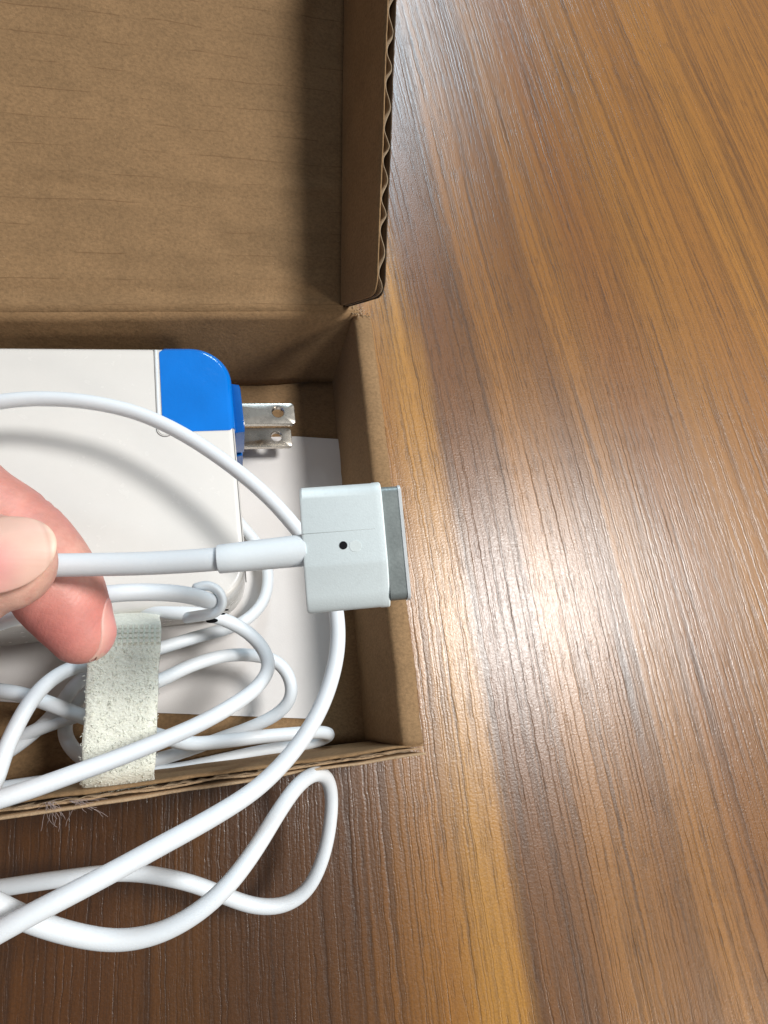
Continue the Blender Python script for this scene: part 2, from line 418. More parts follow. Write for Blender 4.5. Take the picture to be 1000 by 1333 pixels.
# left wall, off to the left of the picture
bm = bmesh.new()
slab(bm, (XL-.3, -1.3, .0), (XL-.3, BF(XL)+.2, .0), (XL-.3, BK(XL)+.2, RIM), (XL-.3, -1.6, RIM), .5, 30, 6, .04, .6, 8)
obj('side_wall', bm, KRAFT, box)
# front wall: inner and outer sheets with ragged cut edge and crushed fluting between
front = obj('front_wall', slab(bmesh.new(), (XL, -1.30, .31), (3.72, -1.19, .31), (3.98, FR_IN(3.9)-.03, RIM-.03), (XL, FR_IN(XL)-.03, RIM-.03), .045, 240, 8, .03, .8, 11, (0, 0, .05, 0)), KRAFT, box)
obj('outer_ply', slab(bmesh.new(), (XL, -1.62, .02), (3.95, -1.45, .02), (4.02, FR_IN(3.9)-.21, RIM-.02), (XL, FR_IN(XL)-.36, RIM-.02), .04, 240, 8, .03, .8, 17, (0, 0, .03, 0)), KRAFT_EDGE, front)
obj('outer_ply', slab(bmesh.new(), (XL, -1.52, .1), (3.9, -1.38, .1), (4.0, FR_IN(3.9)-.12, RIM-.12), (XL, FR_IN(XL)-.22, RIM-.12), .035, 240, 8, .05, 1.2, 23, (0, 0, .07, 0)), KRAFT_EDGE, front)
bm = bmesh.new(); n = 520; A = []
for i in range(n+1):
    x = XL + (3.9-XL)*i/n; ph = noise.noise((x*.7, 0, 2))*1.5
    for (oy, dz) in ((0, 0),): 
        yy = FR_IN(x) - .12 - .045*(4-x)/18 + .045*noise.noise((x*1.6, 5, 5))+.012*math.sin(2*math.pi*x/.36+3*ph)
        A.append([bm.verts.new((x, yy-.0, RIM-.11+.10*noise.noise((x*4, 1, 1)))), bm.verts.new((x, yy-.15, .4)), bm.verts.new((x, yy+.018-.15, .4)), bm.verts.new((x, yy+.018, RIM-.11+.10*noise.noise((x*4, 1, 1))))])
for a, b in zip(A, A[1:]):
    for k in range(4): bm.faces.new((a[k], a[(k+1) % 4], b[(k+1) % 4], b[k]))
obj('fluting', bm, FLUTE, front)
# torn fibres at the back corner of the rim
bm = bmesh.new()
for k in range(20):
    p = Vector((3.1+random.random()*.5, 10.2+random.random()*.25, RIM-.02)); q = p+Vector((random.uniform(-.12, .12), random.uniform(-.14, .1), random.uniform(.0, .1)))
    tube(bm, [p, (p+q)/2+Vector((0, 0, .03)), q], .012, 4, False)
tag(obj('torn_fibres', bm, KRAFT_EDGE, box), kind='stuff')
# lid
A0 = math.radians(22)
def lidp(x, s, h=0.0):        # s along the lid from its hinge, h above the panel
    y0 = BK(x)+.24
    return Vector((x, y0 + s*math.cos(A0) - h*math.sin(A0), RIM-.02 + s*math.sin(A0) + h*math.cos(A0)))
lid = None
bm = bmesh.new(); NX_, NY_ = 110, 90; top, bot = [], []
LIDL = 11.2
for j in range(NY_+1):
    s = LIDL*j/NY_; rt, rb = [], []
    for i in range(NX_+1):
        x = XL + (2.86-XL)*i/NX_
        h = .03*noise.noise((x*.4, s*.5, 4)) + .09*math.exp(-((s-3.15)/.12)**2)*(.4+.6*noise.noise((x*.15, 2, 1))**2*4) - .03*math.exp(-((s-.35)/.12)**2)
        h += .0015*math.sin(2*math.pi*s/.59)
        p = lidp(x, s, h); q = lidp(x, s, h-.28)
        if j == 0: p = Vector((x, BK(x)+.02, RIM+.03+.02*noise.noise((x*1.3, 0, 0)))); q = p+Vector((0, .1, -.2))
        rt.append(bm.verts.new(p)); rb.append(bm.verts.new(q))
    top.append(rt); bot.append(rb)
for j in range(NY_):
    for i in range(NX_):
        bm.faces.new((top[j][i], top[j][i+1], top[j+1][i+1], top[j+1][i])); bm.faces.new((bot[j][i], bot[j+1][i], bot[j+1][i+1], bot[j][i+1]))
for j in (0, NY_):
    for i in range(NX_): bm.faces.new((top[j][i], bot[j][i], bot[j][i+1], top[j][i+1]))
for i in (0, NX_):
    for j in range(NY_): bm.faces.new((top[j][i], top[j+1][i], bot[j+1][i], bot[j][i]))
lid = obj('lid', bm, KRAFT_LID, box)
# side flap of the lid, three layers: inner liner, fluting, outer liner; axes: s along hinge-side edge, h up the flap
FL_H = 2.75
P00 = Vector((2.80, 10.47, 3.30)); P0L = Vector((2.80, 21.76, 7.86))
Q00 = Vector((3.20, 9.05, 5.52)); Q0L = Vector((3.27, 14.75, 8.22)); Q0L = Q0L+(Q0L-Q00)*.5
def flp(s, h, o):             # s 0..1 along, h 0..1 out to the free edge, o outward offset (cm)
    p = (P00*(1-s)+P0L*s)*(1-h) + (Q00*(1-s)+Q0L*s)*h
    nrm = (P0L-P00).cross(Q00-P00).normalized()
    if nrm.x < 0: nrm = -nrm
    return p + nrm*o
def hmax(s):                  # rounded outer corner near the hinge
    d = s*9.4
    r = .42
    return 1.0 - (0 if d > r else (r-math.sqrt(max(0, r*r-(r-d)**2)))*.36)
def flap_sheet(o0, th, ns=220, nh=12, wave=0.0, hcut=0.0, mat=KRAFT, name='side_flap', par=None):
    bm = bmesh.new(); G = []
    for i in range(ns+1):
        s = i/ns; col = []
        w = wave*math.sin(2*math.pi*s*11.5/.98 + 1.2*noise.noise((s*9, 0, 0)))
        for j in range(nh+1):
            h = j/nh*(hmax(s)-hcut) + (.0 if j < nh else .006*noise.noise((s*60, o0, 0)))
            b = .02*noise.noise((s*4, h*2, 7))
            col.append((bm.verts.new(flp(s, h, o0+w+b)), bm.verts.new(flp(s, h, o0+w+b+th))))
        G.append(col)
    for i in range(ns):
        for j in range(nh):
            a, b, c, d = G[i][j], G[i+1][j], G[i+1][j+1], G[i][j+1]
            bm.faces.new((a[0], b[0], c[0], d[0])); bm.faces.new((a[1], d[1], c[1], b[1]))
        a, b = G[i][nh], G[i+1][nh]; bm.faces.new((a[0], b[0], b[1], a[1]))
    for i in (0, ns):
        for j in range(nh):
            a, d = G[i][j], G[i][j+1]; bm.faces.new((a[0], d[0], d[1], a[1]))
    return obj(name, bm, mat, par)
flap = flap_sheet(0, .03, mat=KRAFT, par=lid)
flap_sheet(.11, .02, ns=830, nh=6, wave=.068, hcut=.012, mat=FLUTE, name='fluting', par=lid)
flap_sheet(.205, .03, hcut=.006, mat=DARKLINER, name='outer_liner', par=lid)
bm = bmesh.new()              # flap at the far left of the lid, outside the picture
slab(bm, lidp(XL, .1, 0), lidp(XL, LIDL, 0), lidp(XL, LIDL, 2.7), lidp(XL, .1, 2.7), .28, 20, 4, .03)
obj('side_flap', bm, KRAFT, lid)
bm = bmesh.new()
slab(bm, lidp(XL, LIDL, .1), lidp(2.8, LIDL, .1), lidp(2.6, LIDL+.5, 3.0), lidp(XL, LIDL+.5, 3.0), .28, 20, 4, .03)
obj('front_flap', bm, KRAFT, lid)

# ------------------------------------------------------------------ white card on the box floor
bm = bmesh.new()
crn = [at(449, 572, .42), at(447, 660, .42), at(443, 760, .4), at(430, 860, .38), at(415, 936, .36), at(205, 928, .36), at(0, 913, .36)]
crn[0].x = min(crn[0].x, 3.12); crn[1].x = min(crn[1].x, 3.08)
crn = [Vector((-9.5, 7.2, .36))] + [Vector((-3, 7.5, .36)), at(385, 568, .38)] + crn + [Vector((-10, 1.3, .36))]
for z0 in (0,):
    lo = [bm.verts.new(p-Vector((0, 0, .03))) for p in crn]; hi = [bm.verts.new(p) for p in crn]
    bm.faces.new(hi); bm.faces.new(lo[::-1])
    for i in range(len(crn)): bm.faces.new((lo[i], lo[(i+1) % len(crn)], hi[(i+1) % len(crn)], hi[i]))
bmesh.ops.triangulate(bm, faces=[f for f in bm.faces if len(f.verts) > 4])
tag(obj('paper_card', bm, CARD, smooth=False), 'plain white card lying flat on the box floor under the adapter and cables', 'card')

# ------------------------------------------------------------------ power adapter
AT = math.radians(4.5)
AF = Matrix.Translation((-3.32, 5.34, 0)) @ Matrix.Rotation(AT, 4, 'Z')
ad = thing('power_adapter', 'white square power adapter with blue film over its folding plug corner', 'adapter', (-3.32, 5.34, .36))
HW, Z0, Z1 = 3.32, .42, 3.15
# body outline = rounded square minus the plug corner
LX, LY, RC = 1.64, .92, .95
out = []
full = round_rect(-HW, HW, -HW, HW, (RC, RC, RC, RC), 14)
extr = bmesh.new(); extrude_outline(extr, full, Z0, Z1, .15, 5)
body = autosmooth(obj('body', extr, BRICKW, ad, frame=AF), 40)
# seam line near the plug corner (a proud strip of glossy white then a groove)
bm = bmesh.new(); rbox(bm, .05, HW-LY-.2, .02, .008, 2, (LX-.07, (HW+LY)/2+.02, Z1+.002))
obj('edge_strip', bm, SLEEVE, body, frame=AF)
bm = bmesh.new(); rbox(bm, .018, HW-LY-.16, .01, .003, 1, (LX-.115, (HW+LY)/2+.02, Z1+.002))
obj('seam', bm, SEAM, body, frame=AF)
bm = bmesh.new(); rbox(bm, .025, HW*2-2.2, .01, .003, 1, (HW-.04, -.9+.2, Z1-.045)); 
obj('seam', bm, SEAM, body, frame=AF)
# round latch mark
ctr = AF.inverted() @ at(215, 559, Z1)
bm = bmesh.new(); ring_ = [Vector((ctr.x+.19*math.cos(a), ctr.y+.19*math.sin(a), Z1+.002)) for a in [2*math.pi*k/40 for k in range(41)]]
tube(bm, ring_, .012, 6, False); obj('latch_ring', bm, SEAM, body, frame=AF)
bm = bmesh.new(); bmesh.ops.create_cone(bm, cap_ends=True, segments=40, radius1=.165, radius2=.15, depth=.02, matrix=Matrix.Translation((ctr.x, ctr.y, Z1+.006)))
obj('latch_button', bm, BRICKW, body, smooth=False, frame=AF)
# plug corner covered in blue film
pl = [(HW+.03, LY+.101), (HW+.03, HW-RC)] + [(HW-RC+(RC+.03)*math.cos(math.radians(a)), HW-RC+(RC+.03)*math.sin(math.radians(a))) for a in range(6, 91, 6)] + [(LX+.11, HW+.03), (LX+.02, HW-.14), (LX+.01, HW-.2), (LX+.01, LY+.05), (LX+.04, LY+.01), (HW-.15, LY+.01), (HW-.10, LY+.02)]
bm = bmesh.new(); extrude_outline(bm, pl, Z0-.02, Z1+.02, .17, 5, keep=lambda p: p.x < LX+.1 or p.y < LY+.1)
plug = autosmooth(obj('plug_head', bm, BLUE, ad, frame=AF), 40)
# blue film flap folded round the blade roots
bm = bmesh.new(); pts = [(HW+.02, 2.42), (HW+.22, 2.40), (HW+.25, 2.3), (HW+.27, 1.15), (HW+.25, 1.02), (HW+.02, 1.0)]
extrude_outline(bm, pts[::-1], 1.62, 2.86, .03, 2)
autosmooth(obj('film_flap', bm, FILM, plug, frame=AF), 25)
bm = bmesh.new(); pts = [(HW+.02, 2.0), (HW+.2, 2.0), (HW+.22, .98), (HW+.02, .95)]
extrude_outline(bm, pts[::-1], .7, 1.5, .03, 2)
autosmooth(obj('film_flap', bm, FILM, plug, frame=AF), 25)
def blade(pa, pb, z, hole):
    """flat blade from the plug; pa/pb pixel of the far end's two corners; hole pixel"""
    a, b = at(*pa, z), at(*pb, z); mid = (a+b)/2; W = .64
    d = Vector((1, .055, 0)).normalized(); n_ = Vector((-d.y, d.x, 0))
    hp = at(*hole, z); hl = (hp-mid).dot(d); hw = (hp-mid).dot(n_)
    M = Matrix(((d.x, n_.x, 0, mid.x), (d.y, n_.y, 0, mid.y), (0, 0, 1, z-.08), (0, 0, 0, 1)))
    L = 1.75; r = .10; seg = 32; hr = .155
    hw = max(-.04, min(.04, hw))
    # outline sampled by angle from the hole so that a ring of quads joins hole and rim
    def rim(a):
        dx, dy = math.cos(a), math.sin(a); ts = []
        if dx > 1e-6: ts.append((0-hl)/dx)
        if dx < -1e-6: ts.append((-L-hl)/dx)
        if dy > 1e-6: ts.append((W/2-hw)/dy)
        if dy < -1e-6: ts.append((-W/2-hw)/dy)
        t_ = min(ts); return hl+dx*t_, hw+dy*t_
    angs = sorted({round(2*math.pi*k/seg, 5) for k in range(seg)} | {round(math.atan2(sy*W/2-hw, sx-hl) % (2*math.pi), 5) for sy in (1, -1) for sx in (0, -L)} |
                  {round(math.atan2(sy*(W/2-r)-hw, 0-hl) % (2*math.pi), 5) for sy in (1, -1)} | {round(math.atan2(sy*W/2-hw, -r-hl) % (2*math.pi), 5) for sy in (1, -1)})
    def soften(x, y, o):
        x2 = min(x, -o); y2 = max(-W/2+o, min(W/2-o, y))
        cx, cy = -r-0*o, (W/2-r)*(1 if y > 0 else -1)
        if x > -r and abs(y) > W/2-r:
            vx, vy = x-cx, y-cy; l = math.hypot(vx, vy)
            if l > r-o: return cx+vx/l*(r-o), cy+vy/l*(r-o)
        return x2, y2
    bm = bmesh.new(); R_ = []
    for kind, o, zz in (('h', 0, -.06), ('h', 0, .06), ('h', .018, .08), ('r', .035, .08), ('r', .01, .07), ('r', 0, .045), ('r', 0, -.045), ('r', .01, -.07), ('r', .035, -.08), ('h', .018, -.08)):
        row = []
        for a_ in angs:
            if kind == 'h': x, y = hl+(hr+o)*math.cos(a_), hw+(hr+o)*math.sin(a_)
            else: x, y = soften(*rim(a_), o)
            row.append(bm.verts.new((x, y, zz)))
        R_.append(row)
    for i in range(len(R_)):
        a_, b_ = R_[i], R_[(i+1) % len(R_)]
        for k in range(len(angs)): bm.faces.new((a_[k], a_[(k+1) % len(angs)], b_[(k+1) % len(angs)], b_[k]))
    autosmooth(obj('blade', bm, BLADE, ad, frame=M), 40)
blade((384, 524), (384, 552), 2.42, (362, 536))
blade((380, 556), (380, 581), 1.14, (360, 568))

# ------------------------------------------------------------------ charging cable
cab = thing('charging_cable', 'white charging cable held up in loops, ending in a silver magnetic connector', 'cable', (0, 2, .4))
R0 = .152
main = [(330, 722, 8.84), (306, 726, 8.81), (283, 728, 8.78), (240, 731, 8.62), (180, 734, 8.45), (120, 735, 8.3), (60, 736, 8.22), (0, 738, 8.15), (-60, 752, 8.0), (-130, 800, 7.2), (-170, 900, 6.5), (-150, 1030, 6.1), (-90, 1118, 5.8),
        (-35, 1160, 5.5), (0, 1180, 5.35), (40, 1199, 5.1), (90, 1215, 4.85), (150, 1225, 4.7), (205, 1216, 4.7), (255, 1190, 4.75), (298, 1152, 4.75), (335, 1102, 4.55), (362, 1058, 4.15), (388, 1022, 3.65), (410, 1007, 3.1), (426, 1013, 2.5),
        (432, 1040, 2.1), (428, 1085, 1.95), (417, 1127, 1.8), (398, 1162, 1.65), (368, 1179, 1.6), (330, 1179, 1.7), (290, 1165, 1.9), (250, 1150, 2.1), (200, 1139, 2.2), (150, 1136, 2.2), (80, 1144, 2.2), (0, 1156, 2.2), (-90, 1172, 2.3),
        (-190, 1230, 3.2), (-190, 1300, 4.6), (-110, 1275, 5.6), (-40, 1236, 5.85), (0, 1212, 5.9), (80, 1170, 5.8), (140, 1139, 5.65), (200, 1106, 5.5), (280, 1062, 5.3), (340, 1022, 5.1), (390, 968, 5.0), (422, 912, 4.95), (438, 856, 4.9), (440, 815, 4.9),
        (434, 775, 4.95), (418, 733, 5.0), (390, 693, 5.0), (350, 648, 5.0), (300, 606, 4.95), (240, 566, 4.9), (180, 538, 4.85), (120, 524, 4.8), (60, 519, 4.7), (0, 523, 4.6), (-100, 545, 4.3), (-220, 620, 3.6), (-300, 720, 1.8)]
mp = cord_pts(main, .09, 10)
cord = obj('cord', tube(bmesh.new(), mp, R0, 20), CORD, cab)
def coil(pts, r=R0, name='coiled_cord', **k):
    return obj(name, tube(bmesh.new(), cord_pts(pts, .09, 5), r, 18), CORD, cab, **k)
# bundle in the box
coil([(60, 800, 1.6), (120, 795, 2.3), (180, 792, 2.9), (225, 797, 3.0), (270, 800, 2.9), (310, 815, 2.7), (338, 838, 2.7), (350, 866, 2.9), (336, 893, 3.3), (300, 920, 3.9), (250, 947, 4.2), (200, 968, 4.4), (150, 988, 4.55), (100, 1006, 4.7),
      (50, 1024, 4.85), (0, 1040, 5.0), (-60, 1056, 5.0), (-160, 1065, 4.8), (-260, 1030, 4)])
coil([(285, 640, .9), (302, 668, .75), (322, 692, .7), (340, 716, .75), (349, 745, .8), (345, 778, .95), (327, 802, 1.15), (300, 817, 1.4), (260, 828, 1.7), (205, 845, 2.0), (150, 862, 2.2), (104, 886, 2.1), (88, 905, 1.8), (60, 940, 1.4), (0, 985, 1.2), (-60, 1000, 1.0)])
coil([(150, 905, 2.6), (206, 887, 2.4), (245, 868, 2.2), (290, 854, 2.0), (330, 853, 1.9), (362, 862, 1.9), (378, 885, 1.9), (378, 910, 1.8), (360, 930, 1.6), (326, 947, 1.4), (285, 962, 1.2), (240, 978, 1.1), (200, 990, 1.05), (150, 998, 1.0)])
coil([(150, 945, 1.9), (205, 957, 2.1), (245, 968, 2.2), (290, 965, 2.2), (340, 959, 2.0), (385, 955, 1.8), (415, 953, 1.5), (430, 956, 1.1), (418, 963, .75), (390, 970, .7), (345, 977, .8), (290, 989, .9), (235, 1001, 1.0), (200, 1005, 1.0), (150, 1008, 1.0), (60, 1018, 1.2), (-20, 1030, 1.2)])
# left of the strap
coil([(-60, 1090, 3.6), (-12, 1030, 3.4), (4, 985, 3.3), (20, 948, 3.2), (42, 910, 3.1), (66, 885, 2.9), (95, 869, 2.7), (130, 862, 2.4)])
coil([(-80, 890, 1.6), (0, 899, 2.2), (32, 905, 2.3), (62, 915, 2.3), (95, 928, 2.2), (130, 940, 2.0)])
coil([(-20, 985, .9), (16, 966, 1.2), (45, 951, 1.4), (80, 938, 1.5), (108, 930, 1.5)])
coil([(130, 1000, 1.3), (104, 984, 1.3), (88, 966, 1.2), (84, 945, 1.1), (94, 922, 1.1), (112, 900, 1.2)])
# cord end clipped above the adapter
coil([(272, 782, 5.15), (260, 778, 5.35), (235, 773, 5.55), (205, 771, 5.7), (170, 771, 5.8), (135, 774, 5.8), (90, 782, 5.5), (30, 800, 4.8), (-60, 830, 3.6), (-160, 860, 1.8)])
hook = [at(*p) for p in [(256, 765, 5.22), (269, 762, 5.22), (282, 767, 5.2), (289, 778, 5.16), (288, 790, 5.1), (279, 798, 5.05), (263, 801, 5.0), (244, 804, 4.95)]]
hk = smooth_pts([Vector(v) for v in spline([tuple(p) for p in hook], .04)], 3)
clip = obj('cable_clip', tube(bmesh.new(), hk, .088, 16, squash=1.7), SLEEVE, cab)
for (a, r_) in (((276, 808, 4.9), .075), ((290, 799, 4.95), .035), ((295, 794, 4.95), .028)):
    p = at(*a); bm = bmesh.new(); bmesh.ops.create_uvsphere(bm, u_segments=16, v_segments=8, radius=r_)
    bmesh.ops.scale(bm, vec=(1.5, .6, .8), verts=bm.verts); bmesh.ops.translate(bm, vec=p, verts=bm.verts)
    obj('clip_slot', bm, BLACKP, clip)

# connector: local frame x along the cord, y across, z up
cz = 9.2
ez = Vector((-.17, -.15, 1)).normalized(); c0 = at(450, 712, cz)
def onp(px, py):
    p = at(px, py, cz)
    for _ in range(6): p = at(px, py, cz-(ez.x*(p.x-c0.x)+ez.y*(p.y-c0.y))/ez.z)
    return p
pTL, pTR, pBR, pBL = onp(391, 630), onp(502, 619), onp(512, 787), onp(405, 793)
cc = (pTL+pTR+pBR+pBL)/4
ex = ((pTR+pBR)/2-(pTL+pBL)/2); Lc = ex.length; ex.normalize(); 
ex = (ex-ez*ex.dot(ez)).normalized(); ey = ez.cross(ex)
Wc = ((pTL+pTR)/2-(pBL+pBR)/2).length; Tc = .50
CF = Matrix(((ex.x, ey.x, ez.x, cc.x), (ex.y, ey.y, ez.y, cc.y), (ex.z, ey.z, ez.z, cc.z-Tc/2), (0, 0, 0, 1)))
# housing: rounded bar section swept along x, softened at both ends
def section(w, t, r, n=7, flat=False):
    o = []
    for (cx, cy, a0) in ((w/2-r, -t/2+r, -90), (w/2-r, t/2-r, 0), (-w/2+r, t/2-r, 90), (-w/2+r, -t/2+r, 180)):
        for k in range(n+1):
            a = math.radians(a0+90*k/n); o.append((cx+r*math.cos(a), cy+r*math.sin(a)))
        if a0 in (0,) and not flat:
            for k in range(1, 48):
                yy = (w/2-r)*(1-k/24.0)
                o.append((yy, t/2))
    if not flat: o = [(y, z-facet(y/(w/2))*max(0, min(1, z/(t/2)))) for y, z in o]
    return o
def facet(v):                 # shallow facets of the top face (v from -1 bottom to 1 top)
    return .13*max(0, (-v-.30)/.70) + .012*max(0, (v-.25)/.75)
bm = bmesh.new(); R_ = []
for x, k in ((-Lc/2, .035), (-Lc/2+.01, .014), (-Lc/2+.035, 0), (Lc/2-.13, 0), (Lc/2-.11, -.006), (Lc/2-.02, -.008), (Lc/2-.004, .006), (Lc/2, .03)):
    R_.append([bm.verts.new((x, y*(1-2*k/Wc), z*(1-2*k/Tc))) for y, z in section(Wc, Tc, .19)])
for a, b in zip(R_, R_[1:]):
    for i in range(len(a)): bm.faces.new((a[i], a[(i+1) % len(a)], b[(i+1) % len(a)], b[i]))
bm.faces.new(R_[0]); bm.faces.new(R_[-1][::-1])
house = autosmooth(obj('connector_housing', bm, ALU, cab, frame=CF), 30)
# magnetic nose
nw = 1.56*Wc/1.70; Ln = .27
bm = bmesh.new(); R_ = []
for x, k in ((0, 0), (Ln-.05, 0)):
    R_.append([bm.verts.new((Lc/2+x, y, z)) for y, z in section(nw, .36, .10, flat=True)])
for a, b in zip(R_, R_[1:]):
    for i in range(len(a)): bm.faces.new((a[i], a[(i+1) % len(a)], b[(i+1) % len(a)], b[i]))
bm.faces.new(R_[-1]); bm.faces.new(R_[0])
nose = autosmooth(obj('magnet_nose', bm, NOSE, cab, frame=CF), 30)
bm = bmesh.new(); R_ = []
for x, k in ((Ln-.05, .0), (Ln-.045, -.010), (Ln-.012, -.012), (Ln, .008)):
    R_.append([bm.verts.new((Lc/2+x, y*(1-2*k/nw), z*(1-2*k/.36))) for y, z in section(nw, .36, .10, flat=True)])
for a, b in zip(R_, R_[1:]):
    for i in range(len(a)): bm.faces.new((a[i], a[(i+1) % len(a)], b[(i+1) % len(a)], b[i]))
bm.faces.new(R_[-1]); bm.faces.new(R_[0])
autosmooth(obj('nose_rim', bm, NOSEEDGE, nose, frame=CF), 30)
bm = bmesh.new(); rbox(bm, .07, nw*.97, .05, .02, 2, (Lc/2+.02, .0, .16)); 
bm.free()
bm = bmesh.new(); rbox(bm, .05, .9, .14, .02, 2, (Lc/2+Ln-.005, 0, 0)); obj('contact_recess', bm, BLACKP, nose, frame=CF)
for k in range(5):
    bm = bmesh.new(); bmesh.ops.create_cone(bm, cap_ends=True, segments=16, radius1=.045, radius2=.04, depth=.05, matrix=Matrix.Translation((Lc/2+Ln, (k-2)*.16, 0)) @ Matrix.Rotation(math.pi/2, 4, 'Y'))
    obj('contact_pin', bm, mat_plain('gold_pin', (.75, .55, .25), .3, metal=1.0) if k == 0 else bpy.data.materials['gold_pin'], nose, frame=CF)
# indicator light opening
lp = CF.inverted() @ onp(447, 710)
zt = Tc/2 - facet(lp.y/(Wc/2))
bm = bmesh.new(); bmesh.ops.create_cone(bm, cap_ends=True, segments=28, radius1=.053, radius2=.053, depth=.02, matrix=Matrix.Translation((lp.x, lp.y, zt-.006)))
obj('indicator_opening', bm, BLACKP, house, smooth=False, frame=CF)
# dried adhesive smudge beside the opening and two fine scored lines
bm = bmesh.new()
for (yy, xx0, xx1) in ((Wc/2*.22, -Lc/2+.02, Lc/2-.13),):
    rbox(bm, xx1-xx0, .012, .006, .002, 1, ((xx0+xx1)/2, yy, Tc/2-.0022))
obj('score_line', bm, mat_plain('score_grey', (.40, .44, .44), .85, spec=.1), house, frame=CF)
bm = bmesh.new(); m = []
for k in range(22):
    a = 2*math.pi*k/22; r_ = .075*(1+.25*noise.noise((math.cos(a)*2, math.sin(a)*2, 3)))
    m.append((lp.x+.155+r_*1.05*math.cos(a), lp.y-.02+r_*math.sin(a)))
extrude_outline(bm, m, zt-.002, zt+.003, .0)
obj('glue_smudge', bm, mat_plain('dried_glue', (.70, .765, .765), .38, .002, 12, .05, metal=.3), house, smooth=False, frame=CF)
# strain relief sleeve
s0, s1 = at(284, 728, 8.78), at(398, 716, 8.93)
bm = bmesh.new(); pts = [s0.lerp(s1, t) for t in (0, .004, .02, .2, .4, .6, .8, 1)]
tube(bm, pts, [.172, .182, .187, .191, .197, .202, .207, .212], 28, False)
autosmooth(obj('strain_relief', bm, SLEEVE, cab), 40)

# ------------------------------------------------------------------ hook-and-loop strap round the bundle
strap = [(166, 790, 2.2), (165, 797, 3.0), (164, 810, 3.5), (163, 835, 3.65), (160, 870, 3.6), (158, 920, 3.5), (156, 965, 3.35), (154, 1000, 3.2), (153, 1020, 2.95), (155, 1029, 2.5), (155, 1026, 1.9)]
sp = smooth_pts([Vector(v) for v in spline([tuple(at(*p)) for p in strap], .05)], 8)
bm = bmesh.new(); W_ = 1.34; G = []; nS = len(sp); M_ = 26
for i, p in enumerate(sp):
    row = []
    tg = (sp[min(i+1, nS-1)]-sp[max(i-1, 0)]).normalized(); side = Vector((1, -.02, 0)); nn = side.cross(tg); nn = nn if nn.z > 0 or i > nS-8 else -nn
    for k in range(M_+1):
        s = k/M_-.5
        e = .03*noise.noise((i*.09, k*.7, 1))*(1 if k in (0, M_) else 0)
        z = .02*noise.noise((i*.05, k*.2, 5)) - .05*(2*s)**4
        row.append(p+side*(s*W_+e)+nn*z)
    G.append([(bm.verts.new(q), bm.verts.new(q-nn*.06)) for q in row])
for i in range(nS-1):
    for k in range(M_):
        a, b, c, d = G[i][k], G[i][k+1], G[i+1][k+1], G[i+1][k]
        bm.faces.new((a[0], b[0], c[0], d[0])); bm.faces.new((a[1], d[1], c[1], b[1]))
    for k in (0, M_):
        a, d = G[i][k], G[i+1][k]; bm.faces.new((a[0], d[0], d[1], a[1]))
for i in (0, nS-1):
    for k in range(M_): bm.faces.new((G[i][k][0], G[i][k+1][0], G[i][k+1][1], G[i][k][1]))
bm.normal_update()
surf = [[(Vector(G[i][k][0].co)) for k in range(M_+1)] for i in range(nS)]
th = thing('cable_tie_strap', 'fuzzy pale green hook and loop strap wrapped round the cable bundle', 'strap', sp[nS//2])
obj('strap_band', bm, STRAP, th)
bm = bmesh.new()
i_lo = next(i for i in range(nS) if sp[i].y < at(160, 845, 3.6).y)
for k in range(750):
    i = random.randint(i_lo-2, nS-12); kk = random.randint(0, M_)
    p = surf[i][kk]+Vector((random.uniform(-.03, .03), random.uniform(-.03, .03), -.01))
    if kk in (0, M_): d = Vector((random.uniform(.3, 1)*(-1 if kk == 0 else 1), random.uniform(-1, 1), random.uniform(0, .6)))
    else: d = Vector((random.gauss(0, 1), random.gauss(0, 1), .45))
    d = d.normalized()*random.uniform(.02, .05)
    q = p+d; m_ = (p+q)/2+Vector((random.uniform(-.025, .025), random.uniform(-.025, .025), .03))
    tube(bm, [p, m_, q, q+Vector((d.y, -d.x, -.02))*.5], .006, 3, False)
tag(obj('loop_fuzz', bm, STRAPFUZZ, th), kind='stuff')
bm = bmesh.new()              # moulded hook rows at the end of the strap
for r_ in range(4):
    i = next(i for i in range(nS) if sp[i].y < at(160, 813+6.5*r_, 3.6).y)
    for k in range(1, M_, 2):
        p = surf[i][k]; g = bmesh.ops.create_cube(bm, size=1)
        bmesh.ops.scale(bm, vec=(.055, .07, .07), verts=g['verts']); bmesh.ops.translate(bm, vec=p+Vector((0, 0, .01)), verts=g['verts'])
tag(obj('hook_rows', bm, STRAPFUZZ, th, smooth=False), kind='stuff')

# ------------------------------------------------------------------ lint caught on the box edge
bm = bmesh.new()
for k in range(26):
    x0 = random.choice((random.uniform(58, 130), random.uniform(85, 115), random.uniform(55, 75))); p0 = at(x0, 1044-x0*.06+4, 3.3)
    ang = random.gauss(-.5, .6) if x0 > 80 else random.gauss(-1.6, .5)
    L = random.uniform(.25, .75); ps = [p0]; a = ang; z = p0.z
    for j in range(9):
        a += random.gauss(0, .16); z = max(2.2, z-random.uniform(0, .06))
        ps.append(ps[-1]+Vector((math.cos(a), math.sin(a)*.7, 0))*L/9*1.1); ps[-1].z = z
    tube(bm, ps, .0035, 4, False)
tag(obj('lint_tuft', bm, LINT), 'wisp of grey lint fibres hanging off the front edge of the box', 'lint')

# ------------------------------------------------------------------ hand
def finger(bm, pts, step=.15, seg=28):
    """pts: (x,y,z,r)"""
    s = spline(pts, step); s = smooth_pts(s, 4)
    tube(bm, [Vector(p[:3]) for p in s], [p[3] for p in s], seg, caps=1.0)
W = lambda px, py, z, r: tuple(at(px, py, z)) + (r,)
raw = bmesh.new()
